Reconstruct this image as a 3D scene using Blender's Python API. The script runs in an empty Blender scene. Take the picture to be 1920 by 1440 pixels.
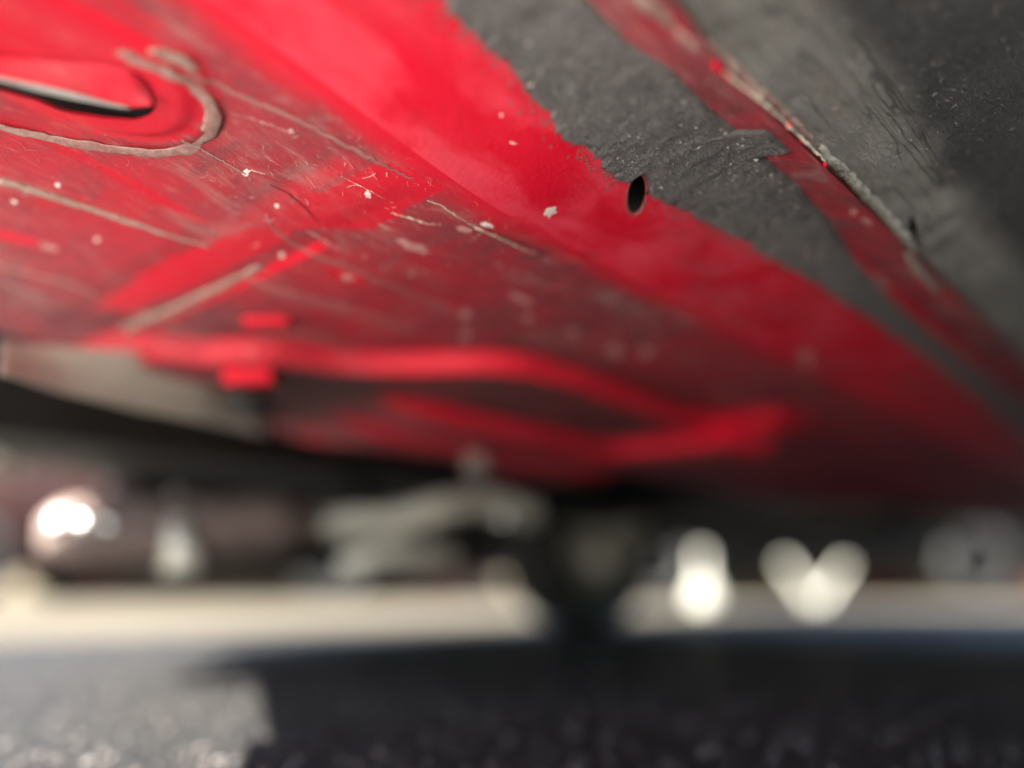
import bpy, bmesh, math, random
import numpy as np
from mathutils import Vector, Matrix, geometry, noise as mnoise

# ------------------------------------------------------------------ camera
SC = bpy.context.scene
COL = SC.collection
CAM_Z = 0.11
FPX, HOR, VPX = 1493.0, 1100.0, 2355.0          # focal length, horizon and sill vanishing point, measured in 1920 x 1440 pixels
PIT = math.atan((HOR - 720) / FPX)
YAW = math.atan((VPX - 960) * math.cos(PIT) / FPX)
cd = bpy.data.cameras.new('camera')
cam = bpy.data.objects.new('camera', cd)
COL.objects.link(cam)
cam.location = (0, 0, CAM_Z)
cam.rotation_euler = (math.pi / 2 + PIT, 0, YAW - math.pi / 2)
cd.sensor_fit = 'HORIZONTAL'
cd.sensor_width = 36
cd.lens = FPX / 1920 * 36
cd.clip_start = 0.005
cd.clip_end = 2000
cd.dof.use_dof = True
cd.dof.focus_distance = 0.362
cd.dof.aperture_fstop = 1.12
SC.camera = cam

# ------------------------------------------------------------------ sky, sun, exposure
SUN_EL = math.radians(45)
SUN_AZ = (-0.95, 0.31)                            # where the sun stands, seen from above
W = bpy.data.worlds.new('World')
SC.world = W
W.use_nodes = True
nt = W.node_tree
sky = nt.nodes.new('ShaderNodeTexSky')
sky.sky_type = 'NISHITA'
sky.sun_disc = False
sky.sun_elevation = SUN_EL
sky.sun_rotation = math.atan2(SUN_AZ[0], SUN_AZ[1])
bg = nt.nodes['Background']
bg.inputs['Strength'].default_value = 0.05
nt.links.new(sky.outputs[0], bg.inputs['Color'])
sl = bpy.data.lights.new('sun', 'SUN')
sl.energy = 5.0
sl.angle = math.radians(0.5)
sl.color = (1.0, 0.95, 0.86)
so = bpy.data.objects.new('sun', sl)
COL.objects.link(so)
so.location = (-3, 1, 4)
_n = math.hypot(*SUN_AZ)
_d = Vector((-SUN_AZ[0] / _n * math.cos(SUN_EL), -SUN_AZ[1] / _n * math.cos(SUN_EL), -math.sin(SUN_EL)))
so.rotation_euler = _d.to_track_quat('-Z', 'Y').to_euler()
SC.view_settings.view_transform = 'Standard'
SC.view_settings.look = 'None'
SC.view_settings.gamma = 1
SC.view_settings.exposure = 2.95
SC.render.engine = 'CYCLES'
SC.cycles.use_denoising = True
SC.cycles.max_bounces = 8
SC.cycles.diffuse_bounces = 5
SC.cycles.sample_clamp_indirect = 12

rnd = random.Random(7)
RNG = np.random.default_rng(7)

# ------------------------------------------------------------------ helpers
def at(px, py, H):
    """point of the horizontal plane H metres above the lens seen at a photo pixel"""
    x = (px - 960) / FPX
    y = (720 - py) / FPX
    up = math.sin(PIT) + y * math.cos(PIT)
    fw = math.cos(PIT) - y * math.sin(PIT)
    t = H / up
    return (t * fw * math.cos(YAW) + t * x * math.sin(YAW), t * fw * math.sin(YAW) - t * x * math.cos(YAW))

def at_depth(px, py, D):
    """point at horizontal distance D in front of the lens"""
    x = (px - 960) / FPX
    y = (720 - py) / FPX
    up = math.sin(PIT) + y * math.cos(PIT)
    fw = math.cos(PIT) - y * math.sin(PIT)
    t = D / fw
    l = t * x
    return Vector((D * math.cos(YAW) + l * math.sin(YAW), D * math.sin(YAW) - l * math.cos(YAW), CAM_Z + t * up))

def sstep(a, b, x):
    t = np.clip((x - a) / (b - a), 0, 1)
    return t * t * (3 - 2 * t)

def vnoise(x, y, seed=0):
    """value noise, vectorised"""
    x = np.asarray(x, float); y = np.asarray(y, float)
    xi = np.floor(x).astype(np.int64); yi = np.floor(y).astype(np.int64)
    xf = x - xi; yf = y - yi
    def h(i, j):
        n = (i * 374761393 + j * 668265263 + seed * 1442695041) & 0x7fffffff
        n = ((n ^ (n >> 13)) * 1274126177) & 0x7fffffff
        return ((n ^ (n >> 16)) & 0xffff) / 65535.0
    u = xf * xf * (3 - 2 * xf); v = yf * yf * (3 - 2 * yf)
    a = h(xi, yi) * (1 - u) + h(xi + 1, yi) * u
    b = h(xi, yi + 1) * (1 - u) + h(xi + 1, yi + 1) * u
    return a * (1 - v) + b * v

def fbm(x, y, seed=0, o=4):
    s = 0; a = 0.5; n = 0
    x = np.asarray(x, float); y = np.asarray(y, float)
    for k in range(o):
        s = s + a * vnoise(x, y, seed + k * 17); n += a
        x = x * 2.03; y = y * 2.03; a *= 0.5
    return s / n

def mesh_obj(name, verts, faces, mat, parent=None, smooth=True, attr=None):
    me = bpy.data.meshes.new(name)
    me.from_pydata([tuple(v) for v in verts], [], [tuple(f) for f in faces])
    if mat: me.materials.append(mat)
    if smooth: me.polygons.foreach_set('use_smooth', [True] * len(me.polygons))
    if attr:
        for k, arr in attr.items():
            a = me.attributes.new(k, 'FLOAT', 'POINT')
            a.data.foreach_set('value', np.asarray(arr, np.float32))
    me.update()
    o = bpy.data.objects.new(name, me)
    COL.objects.link(o)
    if parent: o.parent = parent
    return o

def bm_obj(name, bm, mat, parent=None, smooth=False):
    bmesh.ops.recalc_face_normals(bm, faces=bm.faces)
    me = bpy.data.meshes.new(name)
    bm.to_mesh(me); bm.free()
    if mat: me.materials.append(mat)
    if smooth: me.polygons.foreach_set('use_smooth', [True] * len(me.polygons))
    o = bpy.data.objects.new(name, me)
    COL.objects.link(o)
    if parent: o.parent = parent
    return o

def box(bm, c, s, rz=0.0, bev=0.0):
    r = bmesh.ops.create_cube(bm, size=1, matrix=Matrix.Translation(c) @ Matrix.Rotation(rz, 4, 'Z') @ Matrix.Diagonal((s[0], s[1], s[2], 1)))
    if bev:
        es = list({e for v in r['verts'] for e in v.link_edges})
        bmesh.ops.bevel(bm, geom=es, offset=bev, segments=2, affect='EDGES', profile=0.6)

def tube_data(pts, rads, seg=10, flat=1.0, jit=0.0, seed=0):
    pts = [Vector(p) for p in pts]
    V = []; Fc = []
    n = len(pts)
    for i, p in enumerate(pts):
        t = (pts[min(i + 1, n - 1)] - pts[max(i - 1, 0)]).normalized()
        up = Vector((0, 0, 1))
        if abs(t.z) > 0.95: up = Vector((1, 0, 0))
        s = t.cross(up).normalized(); u = s.cross(t).normalized()
        for k in range(seg):
            a = 2 * math.pi * k / seg
            r = rads[i] if hasattr(rads, '__len__') else rads
            if jit: r *= 1 + jit * (mnoise.noise(Vector((p.x * 180 + seed, p.y * 180 + 3 * math.cos(a), 3 * math.sin(a)))))
            V.append(p + s * (r * math.cos(a)) + u * (r * flat * math.sin(a)))
    for i in range(n - 1):
        for k in range(seg):
            k2 = (k + 1) % seg
            Fc.append((i * seg + k, i * seg + k2, (i + 1) * seg + k2, (i + 1) * seg + k))
    Fc.append(tuple(range(seg - 1, -1, -1)))
    Fc.append(tuple((n - 1) * seg + k for k in range(seg)))
    return V, Fc

def tube(name, pts, rads, mat, parent=None, seg=10, flat=1.0, jit=0.0, seed=0):
    V, Fc = tube_data(pts, rads, seg, flat, jit, seed)
    return mesh_obj(name, V, Fc, mat, parent)

def resample(pts, n):
    P = np.array([list(p) for p in pts], float)
    d = np.r_[0, np.cumsum(np.linalg.norm(np.diff(P, axis=0), axis=1))]
    s = np.linspace(0, d[-1], n)
    return np.stack([np.interp(s, d, P[:, k]) for k in range(P.shape[1])], 1)

def in_poly(x, y, poly):
    x = np.asarray(x); y = np.asarray(y)
    c = np.zeros(x.shape, bool)
    n = len(poly)
    for i in range(n):
        x0, y0 = poly[i]; x1, y1 = poly[(i + 1) % n]
        if y0 == y1: continue
        m = ((y0 > y) != (y1 > y)) & (x < (x1 - x0) * (y - y0) / (y1 - y0) + x0)
        c ^= m
    return c

# ------------------------------------------------------------------ materials
class NT:
    def __init__(s, name):
        s.m = bpy.data.materials.new(name); s.m.use_nodes = True
        s.t = s.m.node_tree; s.b = s.t.nodes['Principled BSDF']; s.tc = None
    def n(s, typ, **kw):
        nd = s.t.nodes.new(typ)
        for k, v in kw.items(): setattr(nd, k, v)
        return nd
    def l(s, a, b): s.t.links.new(a, b)
    def coord(s, scale=(1, 1, 1), rot=(0, 0, 0)):
        if not s.tc: s.tc = s.n('ShaderNodeTexCoord')
        mp = s.n('ShaderNodeMapping')
        mp.inputs['Scale'].default_value = scale; mp.inputs['Rotation'].default_value = rot
        s.l(s.tc.outputs['Object'], mp.inputs['Vector'])
        return mp.outputs['Vector']
    def noise(s, scale, detail=4, rough=0.6, vec=None, dist=0.0):
        nd = s.n('ShaderNodeTexNoise')
        nd.inputs['Scale'].default_value = scale; nd.inputs['Detail'].default_value = detail
        nd.inputs['Roughness'].default_value = rough; nd.inputs['Distortion'].default_value = dist
        s.l(vec if vec is not None else s.coord(), nd.inputs['Vector'])
        return nd.outputs['Fac']
    def ramp(s, fac, a, b, va=0.0, vb=1.0):
        nd = s.n('ShaderNodeMapRange')
        nd.interpolation_type = 'SMOOTHSTEP'
        nd.inputs['From Min'].default_value = a; nd.inputs['From Max'].default_value = b
        nd.inputs['To Min'].default_value = va; nd.inputs['To Max'].default_value = vb
        s.l(fac, nd.inputs['Value'])
        return nd.outputs['Result']
    def math(s, op, a, b=None):
        nd = s.n('ShaderNodeMath', operation=op)
        for i, v in enumerate((a, b)):
            if v is None: continue
            if isinstance(v, (int, float)): nd.inputs[i].default_value = v
            else: s.l(v, nd.inputs[i])
        return nd.outputs[0]
    def mix(s, fac, a, b):
        nd = s.n('ShaderNodeMix', data_type='RGBA')
        if isinstance(fac, (int, float)): nd.inputs[0].default_value = fac
        else: s.l(fac, nd.inputs[0])
        for i, v in ((6, a), (7, b)):
            if isinstance(v, tuple): nd.inputs[i].default_value = (*v, 1)
            else: s.l(v, nd.inputs[i])
        return nd.outputs[2]
    def attr(s, name):
        nd = s.n('ShaderNodeAttribute'); nd.attribute_name = name
        return nd.outputs['Fac']
    def bump(s, h, strength, dist, prev=None):
        nd = s.n('ShaderNodeBump')
        nd.inputs['Strength'].default_value = strength; nd.inputs['Distance'].default_value = dist
        s.l(h, nd.inputs['Height'])
        if prev is not None: s.l(prev, nd.inputs['Normal'])
        return nd.outputs['Normal']
    def base(s, c):
        if isinstance(c, tuple): s.b.inputs['Base Color'].default_value = (*c, 1)
        else: s.l(c, s.b.inputs['Base Color'])
    def rough(s, r):
        if isinstance(r, (int, float)): s.b.inputs['Roughness'].default_value = r
        else: s.l(r, s.b.inputs['Roughness'])
    def norm(s, n): s.l(n, s.b.inputs['Normal'])
    def metal(s, v): s.b.inputs['Metallic'].default_value = v
    def spec(s, v): s.b.inputs['Specular IOR Level'].default_value = v

def M_paint():
    k = NT('red_paint_dusty')
    d = k.attr('dust')
    n1 = k.noise(9, 6, 0.65)
    n2 = k.noise(60, 5, 0.7, k.coord((1, 0.35, 1), (0, 0, 0.6)))
    n3 = k.noise(420, 3, 0.6)
    cov = k.math('MULTIPLY', d, k.math('ADD', k.ramp(n1, 0.3, 0.7, 0.65, 1.15), k.ramp(n2, 0.42, 0.72, 0, 0.45)))
    cov = k.math('MINIMUM', cov, 0.92)
    red = k.mix(k.ramp(n1, 0.35, 0.7), (0.68, 0.006, 0.027), (0.76, 0.013, 0.041))
    red = k.mix(k.math('MULTIPLY', k.attr('film'), k.ramp(k.noise(24, 5, 0.6, k.coord((0.7, 1.4, 1), (0, 0, 0.2)), 0.4), 0.40, 0.66)), red, (0.82, 0.055, 0.095))
    c = k.mix(cov, red, (0.165, 0.052, 0.062))
    # overspray speckle and small pale grains
    sp = k.ramp(k.noise(900, 2, 0.5), 0.70, 0.76)
    c = k.mix(k.math('MULTIPLY', sp, k.math('MULTIPLY', d, 0.55)), c, (0.55, 0.42, 0.38))
    sp2 = k.ramp(k.noise(230, 2, 0.5, k.coord((1, 0.6, 1), (0, 0, 0.4))), 0.73, 0.77)
    c = k.mix(k.math('MULTIPLY', sp2, k.math('MULTIPLY', d, 0.7)), c, (0.6, 0.45, 0.42))
    st = k.noise(1.0, 5, 0.7, k.coord((48, 190, 150), (0, 0, -0.12)), 0.5)
    c = k.mix(k.math('MULTIPLY', k.ramp(st, 0.52, 0.78), k.math('MULTIPLY', d, 0.6)), c, (0.62, 0.34, 0.32))
    sm_ = k.noise(26, 5, 0.65, k.coord((0.6, 1.3, 1)), 0.6)
    c = k.mix(k.math('MULTIPLY', k.ramp(sm_, 0.50, 0.72), k.math('MULTIPLY', d, 0.8)), c, (0.40, 0.22, 0.21))
    g = k.attr('grime_shade')
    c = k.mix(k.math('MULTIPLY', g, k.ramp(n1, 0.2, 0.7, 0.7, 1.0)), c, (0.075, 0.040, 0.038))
    k.base(c)
    k.rough(k.math('ADD', k.math('MULTIPLY', cov, 0.3), 0.42))
    k.spec(0.22)
    k.norm(k.bump(n3, 0.4, 0.0006, k.bump(n1, 0.25, 0.006)))
    return k.m

def M_coat(name, c0, c1, fis=False):
    k = NT(name)
    n1 = k.noise(30, 6, 0.7)
    n2 = k.noise(260, 5, 0.75, k.coord((1.0, 2.2, 1), (0, 0, 0.5)), 0.8)
    n3 = k.noise(1100, 3, 0.6)
    c = k.mix(k.ramp(n1, 0.3, 0.7), c0, c1)
    c = k.mix(k.ramp(n2, 0.36, 0.48, 0.32, 0), c, tuple(v * .45 for v in c0))
    c = k.mix(k.ramp(n2, 0.52, 0.75, 0, 0.5), c, tuple(min(1, v * 2.3) for v in c1))
    c = k.mix(k.ramp(n3, 0.66, 0.72, 0, 0.7), c, (0.50, 0.48, 0.46))
    nb = k.bump(n2, 1.0, 0.0034, k.bump(n1, 0.5, 0.006))
    if fis:
        d = k.attr('fold')
        v = k.coord((3.2, 66, 10), (0, 0, -0.10))
        n4 = k.noise(3.2, 1.5, 0.5, v, 0.35)
        ridge = k.math('ABSOLUTE', k.math('SUBTRACT', n4, 0.5))
        cr = k.math('MULTIPLY', k.ramp(ridge, 0.0, 0.03, 1, 0), k.math('MULTIPLY', k.ramp(d, 0.15, 0.5), k.ramp(k.noise(20, 3), 0.30, 0.58)))
        c = k.mix(k.math('MULTIPLY', d, 0.85), c, (0.40, 0.38, 0.35))
        c = k.mix(k.math('MULTIPLY', cr, 0.5), c, (0.02, 0.018, 0.018))
        nb = k.bump(k.math('MULTIPLY', cr, -1), 0.9, 0.002, k.bump(k.math('MULTIPLY', n4, d), 0.5, 0.003, nb))
    k.base(c); k.rough(k.ramp(n3, 0.3, 0.7, 0.42, 0.7)); k.spec(0.5)
    k.norm(nb)
    return k.m

def M_plain(name, c0, c1, scale=20, rough=0.6, metal=0.0, bump=0.0, bd=0.002, spec=0.5):
    k = NT(name)
    n = k.noise(scale, 5, 0.65)
    k.base(k.mix(k.ramp(n, 0.3, 0.7), c0, c1))
    k.rough(k.ramp(n, 0.3, 0.7, rough * 0.85, min(1, rough * 1.15))); k.metal(metal); k.spec(spec)
    if bump: k.norm(k.bump(n, bump, bd))
    return k.m

PAINT = M_paint()
COAT = M_coat('grey_undercoat', (0.158, 0.152, 0.155), (0.225, 0.217, 0.220))
ROCK = M_coat('dark_undercoat', (0.052, 0.048, 0.049), (0.080, 0.075, 0.076), True)
MAUVE = M_plain('mauve_dust', (0.30, 0.10, 0.10), (0.36, 0.17, 0.16), 120, 0.75, 0, 0.3, 0.001)
PINK = M_plain('pinkish_chip', (0.46, 0.17, 0.17), (0.56, 0.28, 0.27), 200, 0.65)
SEAL = M_plain('dusty_sealant', (0.25, 0.14, 0.12), (0.40, 0.28, 0.245), 90, 0.75, 0, 0.5, 0.002)
BARE = M_plain('cream_primer', (0.68, 0.56, 0.42), (0.85, 0.76, 0.64), 300, 0.6)
CHIP = M_plain('pale_chip', (0.66, 0.52, 0.48), (0.84, 0.76, 0.72), 400, 0.6)
RUBB = M_plain('grey_rubber', (0.27, 0.26, 0.26), (0.36, 0.35, 0.345), 150, 0.6)
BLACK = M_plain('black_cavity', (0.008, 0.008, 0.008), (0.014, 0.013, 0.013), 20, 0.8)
UNDER = M_plain('black_underseal', (0.008, 0.007, 0.0065), (0.016, 0.014, 0.013), 12, 0.6, 0, 0.4, 0.006)
SHIELD = M_plain('dusty_beige_shield', (0.30, 0.255, 0.215), (0.44, 0.38, 0.33), 8, 0.65, 0, 0.2, 0.004)
RUST = M_plain('rusty_exhaust', (0.20, 0.145, 0.125), (0.30, 0.225, 0.20), 14, 0.42, 0.2, 0.2, 0.004)
ALU = M_plain('dusty_aluminium', (0.72, 0.70, 0.60), (0.86, 0.83, 0.73), 14, 0.4, 0.3, 0.1, 0.003)
STEEL = M_plain('bright_steel', (0.72, 0.71, 0.68), (0.86, 0.85, 0.82), 30, 0.22, 1.0)
TYRE = M_plain('tyre_rubber', (0.018, 0.018, 0.018), (0.03, 0.029, 0.028), 30, 0.75, 0, 0.3, 0.002)
GLASS = M_plain('dark_car_glass', (0.02, 0.024, 0.026), (0.03, 0.034, 0.036), 5, 0.08)
LENS = M_plain('headlamp_glass', (0.10, 0.10, 0.10), (0.14, 0.14, 0.13), 5, 0.5)

def M_asphalt():
    k = NT('asphalt')
    n1 = k.noise(3, 5, 0.6); n2 = k.noise(95, 4, 0.7); n3 = k.noise(420, 3, 0.6)
    vo = k.n('ShaderNodeTexVoronoi'); vo.inputs['Scale'].default_value = 150
    k.l(k.coord(), vo.inputs['Vector'])
    c = k.mix(k.ramp(n1, 0.35, 0.65), (0.017, 0.017, 0.018), (0.030, 0.029, 0.026))
    c = k.mix(k.ramp(n2, 0.5, 0.7, 0, 0.8), c, (0.105, 0.102, 0.084))
    c = k.mix(k.ramp(n3, 0.62, 0.72, 0, 0.7), c, (0.20, 0.18, 0.165))
    c = k.mix(k.ramp(vo.outputs['Distance'], 0.5, 0.8, 0, 0.7), c, (0.012, 0.012, 0.02))
    k.base(c); k.rough(k.ramp(n2, 0.35, 0.7, 0.6, 0.4)); k.spec(0.30)
    k.norm(k.bump(n2, 0.9, 0.01, k.bump(vo.outputs['Distance'], 0.8, -0.006)))
    return k.m
ASPH = M_asphalt()
def M_conc(name, c0, c1):
    k = NT(name)
    n1 = k.noise(1.3, 6, 0.65); n2 = k.noise(70, 4, 0.7)
    c = k.mix(k.ramp(n1, 0.3, 0.7), c0, c1)
    c = k.mix(k.ramp(n2, 0.55, 0.75, 0, 0.35), c, tuple(v * 0.5 for v in c0))
    k.base(c); k.rough(0.8); k.norm(k.bump(n2, 0.5, 0.004))
    return k.m
CONC = M_conc('pale_bounce_concrete', (0.54, 0.50, 0.45), (0.64, 0.60, 0.54))
YARD = M_conc('yard_surface', (0.072, 0.060, 0.038), (0.100, 0.086, 0.058))

# ------------------------------------------------------------------ setting: ground sheets
def sheet(name, pts, z, mat):
    o = mesh_obj(name, [(x, y, z) for x, y in pts], [tuple(range(len(pts)))], mat, None, False)
    o['kind'] = 'structure'
    return o
sheet('ground', [(-400, -400), (400, -400), (400, 400), (-400, 400)], -0.008, YARD)
sheet('parking_bay', [(-0.12, -2.0), (4.6, -2.0), (4.6, 1.95), (-0.12, 1.95)], 0.0, ASPH)
sheet('bounce_pavement', [(-4.0, -3.0), (-0.124, -3.0), (-0.124, 1.95), (-4.0, 1.95)], 0.0, CONC)  # unseen pale slab added to bounce sunlight up onto the underside

# loose stones on the asphalt close to the lens
def gravel():
    V = []; Fc = []
    ico = [(0, 0, 1), (.9, 0, .3), (.28, .85, .3), (-.73, .53, .3), (-.73, -.53, .3), (.28, -.85, .3),
           (.73, .53, -.4), (-.28, .85, -.4), (-.9, 0, -.4), (-.28, -.85, -.4), (.73, -.53, -.4)]
    fs = [(0, 1, 2), (0, 2, 3), (0, 3, 4), (0, 4, 5), (0, 5, 1), (1, 6, 2), (2, 6, 7), (2, 7, 3), (3, 7, 8), (3, 8, 4), (4, 8, 9), (4, 9, 5), (5, 9, 10), (5, 10, 1), (1, 10, 6)]
    for i in range(3800):
        d = 0.36 + 1.3 * rnd.random() ** 1.6
        l = (rnd.random() - 0.5) * 1.5 * d
        x = d * math.cos(YAW) + l * math.sin(YAW); y = d * math.sin(YAW) - l * math.cos(YAW)
        r = 0.0012 + 0.0042 * rnd.random() ** 3
        a = rnd.random() * 6.28
        b = len(V)
        for (u, v, w) in ico:
            q = 1 + 0.35 * (rnd.random() - 0.5)
            V.append((x + r * q * (u * math.cos(a) - v * math.sin(a)), y + r * q * (u * math.sin(a) + v * math.cos(a)) * 0.8, 0.0003 + r * 0.55 * (w + 0.3) * q))
        Fc += [tuple(b + j for j in f) for f in fs]
    o = mesh_obj('gravel', V, Fc, M_plain('stone_grains', (0.05, 0.045, 0.045), (0.16, 0.14, 0.13), 60, 0.6), None, False)
    o['kind'] = 'stuff'
gravel()

# ------------------------------------------------------------------ the red car seen from below
car = bpy.data.objects.new('parked_car', None)
COL.objects.link(car)
car.location = (1.2, 0.7, 0)
car['label'] = 'red car seen from underneath, dusty floor pan and grey undercoated sill over the lens'
car['category'] = 'car'
CINV = Matrix.Translation(car.location).inverted()
def own(o, kind=None):
    """hang a mesh written in world coordinates under the car"""
    o.parent = car
    o.matrix_parent_inverse = CINV
    if kind: o['kind'] = kind
    return o

PY = np.array([-.6, -.42, -.30, -.20, -.08, .03, .088, .113])
PHr = np.array([.42, .40, .36, .305, .258, .224, .197, .186])
QY = np.array([.113, .140, .175, .187, .205, .236, .2455, .255, 1.0])
QH = np.array([.1835, .1945, .1895, .1835, .1785, .1725, .1705, .170, .170])

CURVE1 = sorted([at(x, y, .168) for x, y in [(225, 660), (290, 626), (450, 624), (700, 662), (960, 652), (1100, 690), (1300, 770)]])
C1X = np.array([c[0] for c in CURVE1] + [.9, 3.2]); C1Y = np.array([c[1] for c in CURVE1] + [.335, .335])
C1X = np.r_[-.2, C1X]; C1Y = np.r_[.80, C1Y]

def stad(x, y, x0, x1, yc):
    cx = np.clip(x, x0, x1)
    return np.hypot(x - cx, y - yc)

def rise(X):
    return .028 * sstep(.27, .07, X)                # the pan curves up towards the front bulkhead

RX, RY, RR = .094, .306, .0445
def H_floor(X, Y):
    X = np.asarray(X, float); Y = np.asarray(Y, float)
    h = sum(np.interp(Y + o, QY, QH) for o in (-.006, -.003, 0, .003, .006)) / 5
    h = np.where(Y < .12, np.interp(Y, QY, QH), h)
    # oval opening: rolled lip round it
    h = h + rise(X)
    r = stad(X, Y, -.13, RX, RY)
    h = h - .0018 * sstep(RR + .0025, RR - .0015, r) - .0022 * sstep(RR - .007, RR - .013, r)
    # long shallow swages
    h = h - .0016 * sstep(.370, .3755, Y) * sstep(.19, .17, X) * sstep(.9, .6, Y)
    # overlapping sheet: joint across the car
    h = h - .0018 * sstep(.2185, .2205, X) * sstep(.325, .340, Y)
    # cross stripe
    h = h - .0010 * sstep(.178, .192, X) * sstep(.217, .204, X) * sstep(.25, .27, Y) * sstep(.60, .57, Y)
    # big pressing, two steps down
    c1 = sum(np.interp(X + o_, C1X, C1Y) for o_ in np.linspace(-.03, .03, 25)) / 25
    s1 = sstep(0, .011, Y - c1) * sstep(.205, .235, X) * sstep(.86, .80, X)
    wob = .006 * (vnoise(X * 14, X * 0, 3) - .5)
    s2 = np.maximum(sstep(.489, .502, Y + wob) * sstep(.35, .47, X), sstep(.700, .722, X - .22 * np.clip(.49 - Y, 0, .2)) * sstep(.30, .33, Y))
    h = h - .017 * s1 - .013 * s2 * sstep(.30, .34, Y) * sstep(.86, .80, X)
    s3 = sstep(.556, .575, Y) * sstep(.33, .46, X)
    h = h - .007 * s3 * sstep(.86, .80, X)
    # gentle oil canning
    h = h + .0012 * (fbm(X * 9, Y * 9, 5) - .5)
    return h

def H_rock(X, Y):
    X = np.asarray(X, float); Y = np.asarray(Y, float)
    h = sum(np.interp(Y + o, PY, PHr) for o in (-.004, 0, .004)) / 3
    h = h + rise(X)
    m = sstep(.06, .09, Y)
    h = h + .0030 * (fbm(X * 45, Y * 60, 11, 3) - .5) * (.35 + m) + .0013 * (fbm(X * 60, Y * 260, 12, 3) - .5) * m
    return h

def at_surf(px, py, fn=H_floor, H=.17):
    for _ in range(25):
        x, y = at(px, py, H)
        H = .5 * H + .5 * float(fn(x, y))
    return x, y, H

def panel(name, xs, ys, fn, mat, holes=(), attrs=None, thick=.0012, keep=None, rim=True):
    xs = np.asarray(xs); ys = np.asarray(ys)
    if not holes:
        XX, YY = np.meshgrid(xs, ys, indexing='ij')
        X = XX.ravel(); Y = YY.ravel()
        n, m = len(xs), len(ys)
        idx = np.arange(n * m).reshape(n, m)
        F = np.stack([idx[:-1, :-1], idx[:-1, 1:], idx[1:, 1:], idx[1:, :-1]], -1).reshape(-1, 4)
        F = F.tolist()
    else:
        XX, YY = np.meshgrid(xs, ys, indexing='ij')
        X = XX.ravel(); Y = YY.ravel()
        ok = np.ones(len(X), bool)
        for hpoly in holes:
            c = np.mean(hpoly, 0)
            ok &= ~in_poly(X, Y, [tuple(c + (np.array(p) - c) * 1.10) for p in hpoly])
        P = [Vector((a, b)) for a, b in zip(X[ok], Y[ok])]
        E = []
        for hpoly in holes:
            b = len(P)
            P += [Vector(p) for p in hpoly]
            E += [(b + i, b + (i + 1) % len(hpoly)) for i in range(len(hpoly))]
        vo, eo, fo, _, _, _ = geometry.delaunay_2d_cdt(P, E, [], 0, 1e-7)
        X = np.array([v[0] for v in vo]); Y = np.array([v[1] for v in vo])
        F = np.array([f for f in fo if len(f) == 3])
        cx = X[F].mean(1); cy = Y[F].mean(1)
        ok = np.ones(len(F), bool)
        for hpoly in holes: ok &= ~in_poly(cx, cy, hpoly)
        if keep is not None: ok &= keep(cx, cy)
        F = F[ok]
        used = np.unique(F); rm = np.full(len(X), -1); rm[used] = np.arange(len(used))
        X = X[used]; Y = Y[used]; F = rm[F]
        F = F[:, ::-1].tolist()
    H = fn(X, Y)
    at_ = {k: f(X, Y, H) for k, f in attrs.items()} if attrs else None
    o = mesh_obj(name, np.stack([X, Y, H + CAM_Z], 1), F, mat, None, True, at_)
    me = o.data
    if me.polygons[len(me.polygons) // 2].normal.z > 0: me.flip_normals()
    sm = o.modifiers.new('thickness', 'SOLIDIFY'); sm.thickness = thick; sm.offset = -1; sm.use_rim = rim
    return own(o)

def spaced(*segs):
    out = []
    for a, b, d in segs:
        out += list(np.linspace(a, b, max(2, int(round((b - a) / d)) + 1))[:-1])
    out.append(segs[-1][1])
    return np.array(out)

def slope(fn, X, Y):
    e = .003
    return np.hypot(fn(X + e, Y) - fn(X - e, Y), fn(X, Y + e) - fn(X, Y - e)) / (2 * e)

CLEAN = [[at_surf(x, y)[:2] for x, y in P] for P in (
    [(180, 575), (300, 490), (470, 428), (520, 395), (720, 300), (830, 350), (700, 430), (560, 430), (500, 470), (420, 505), (250, 590)],
    [(610, 500), (650, 500), (690, 520), (680, 535), (620, 518)],
    [(830, 570), (860, 575), (862, 588), (835, 582)],
    [(0, 430), (70, 448), (75, 465), (0, 450)])]
def dust_floor(X, Y, H):
    d = .66 + .40 * (fbm(X * 7, Y * 7, 21) - .5)
    d = d * (1 - .93 * sstep(.16, .42, slope(H_floor, X, Y)))
    for p in CLEAN: d = np.where(in_poly(X, Y, p), d * .22, d)
    d = d * (.18 + .82 * sstep(.236, .256, Y + .016 * (fbm(X * 30, Y * 60, 4, 4) - .5)))
    r = stad(X, Y, -.13, RX, RY)
    d = np.where(r < RR - .004, d * .30, d)
    # heavier dust along the joint and towards the tunnel edge
    d = d + .35 * np.exp(-((X - .185) / .022) ** 2) * np.exp(-((Y - .335) / .03) ** 2)
    d = d + .38 * sstep(.50, .60, Y) * sstep(.50, .30, X)
    d = d + .25 * sstep(.40, .50, Y) * sstep(.45, .30, X) * sstep(.2, .25, X)
    return np.clip(d, 0.02, 1.0)
GRIME_SHADE = [[at(x, y, .150) for x, y in P] for P in ([(660, 700), (980, 690), (1120, 725), (1340, 800), (1130, 822), (900, 780), (720, 730)], [(420, 690), (660, 690), (740, 725), (700, 790), (420, 770)])]  # first outline paints the shade of the recess, second is brown dust
def grime_shade_floor(X, Y, H):
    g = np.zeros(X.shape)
    for p, w in zip(GRIME_SHADE, (.80, .55)):
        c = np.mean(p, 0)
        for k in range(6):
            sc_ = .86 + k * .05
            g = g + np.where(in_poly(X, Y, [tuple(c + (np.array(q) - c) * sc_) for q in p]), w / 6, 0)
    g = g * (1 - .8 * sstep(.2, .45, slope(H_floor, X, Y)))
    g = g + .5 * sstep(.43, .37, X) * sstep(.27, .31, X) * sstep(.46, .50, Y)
    return np.clip(g, 0, 1)
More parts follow.
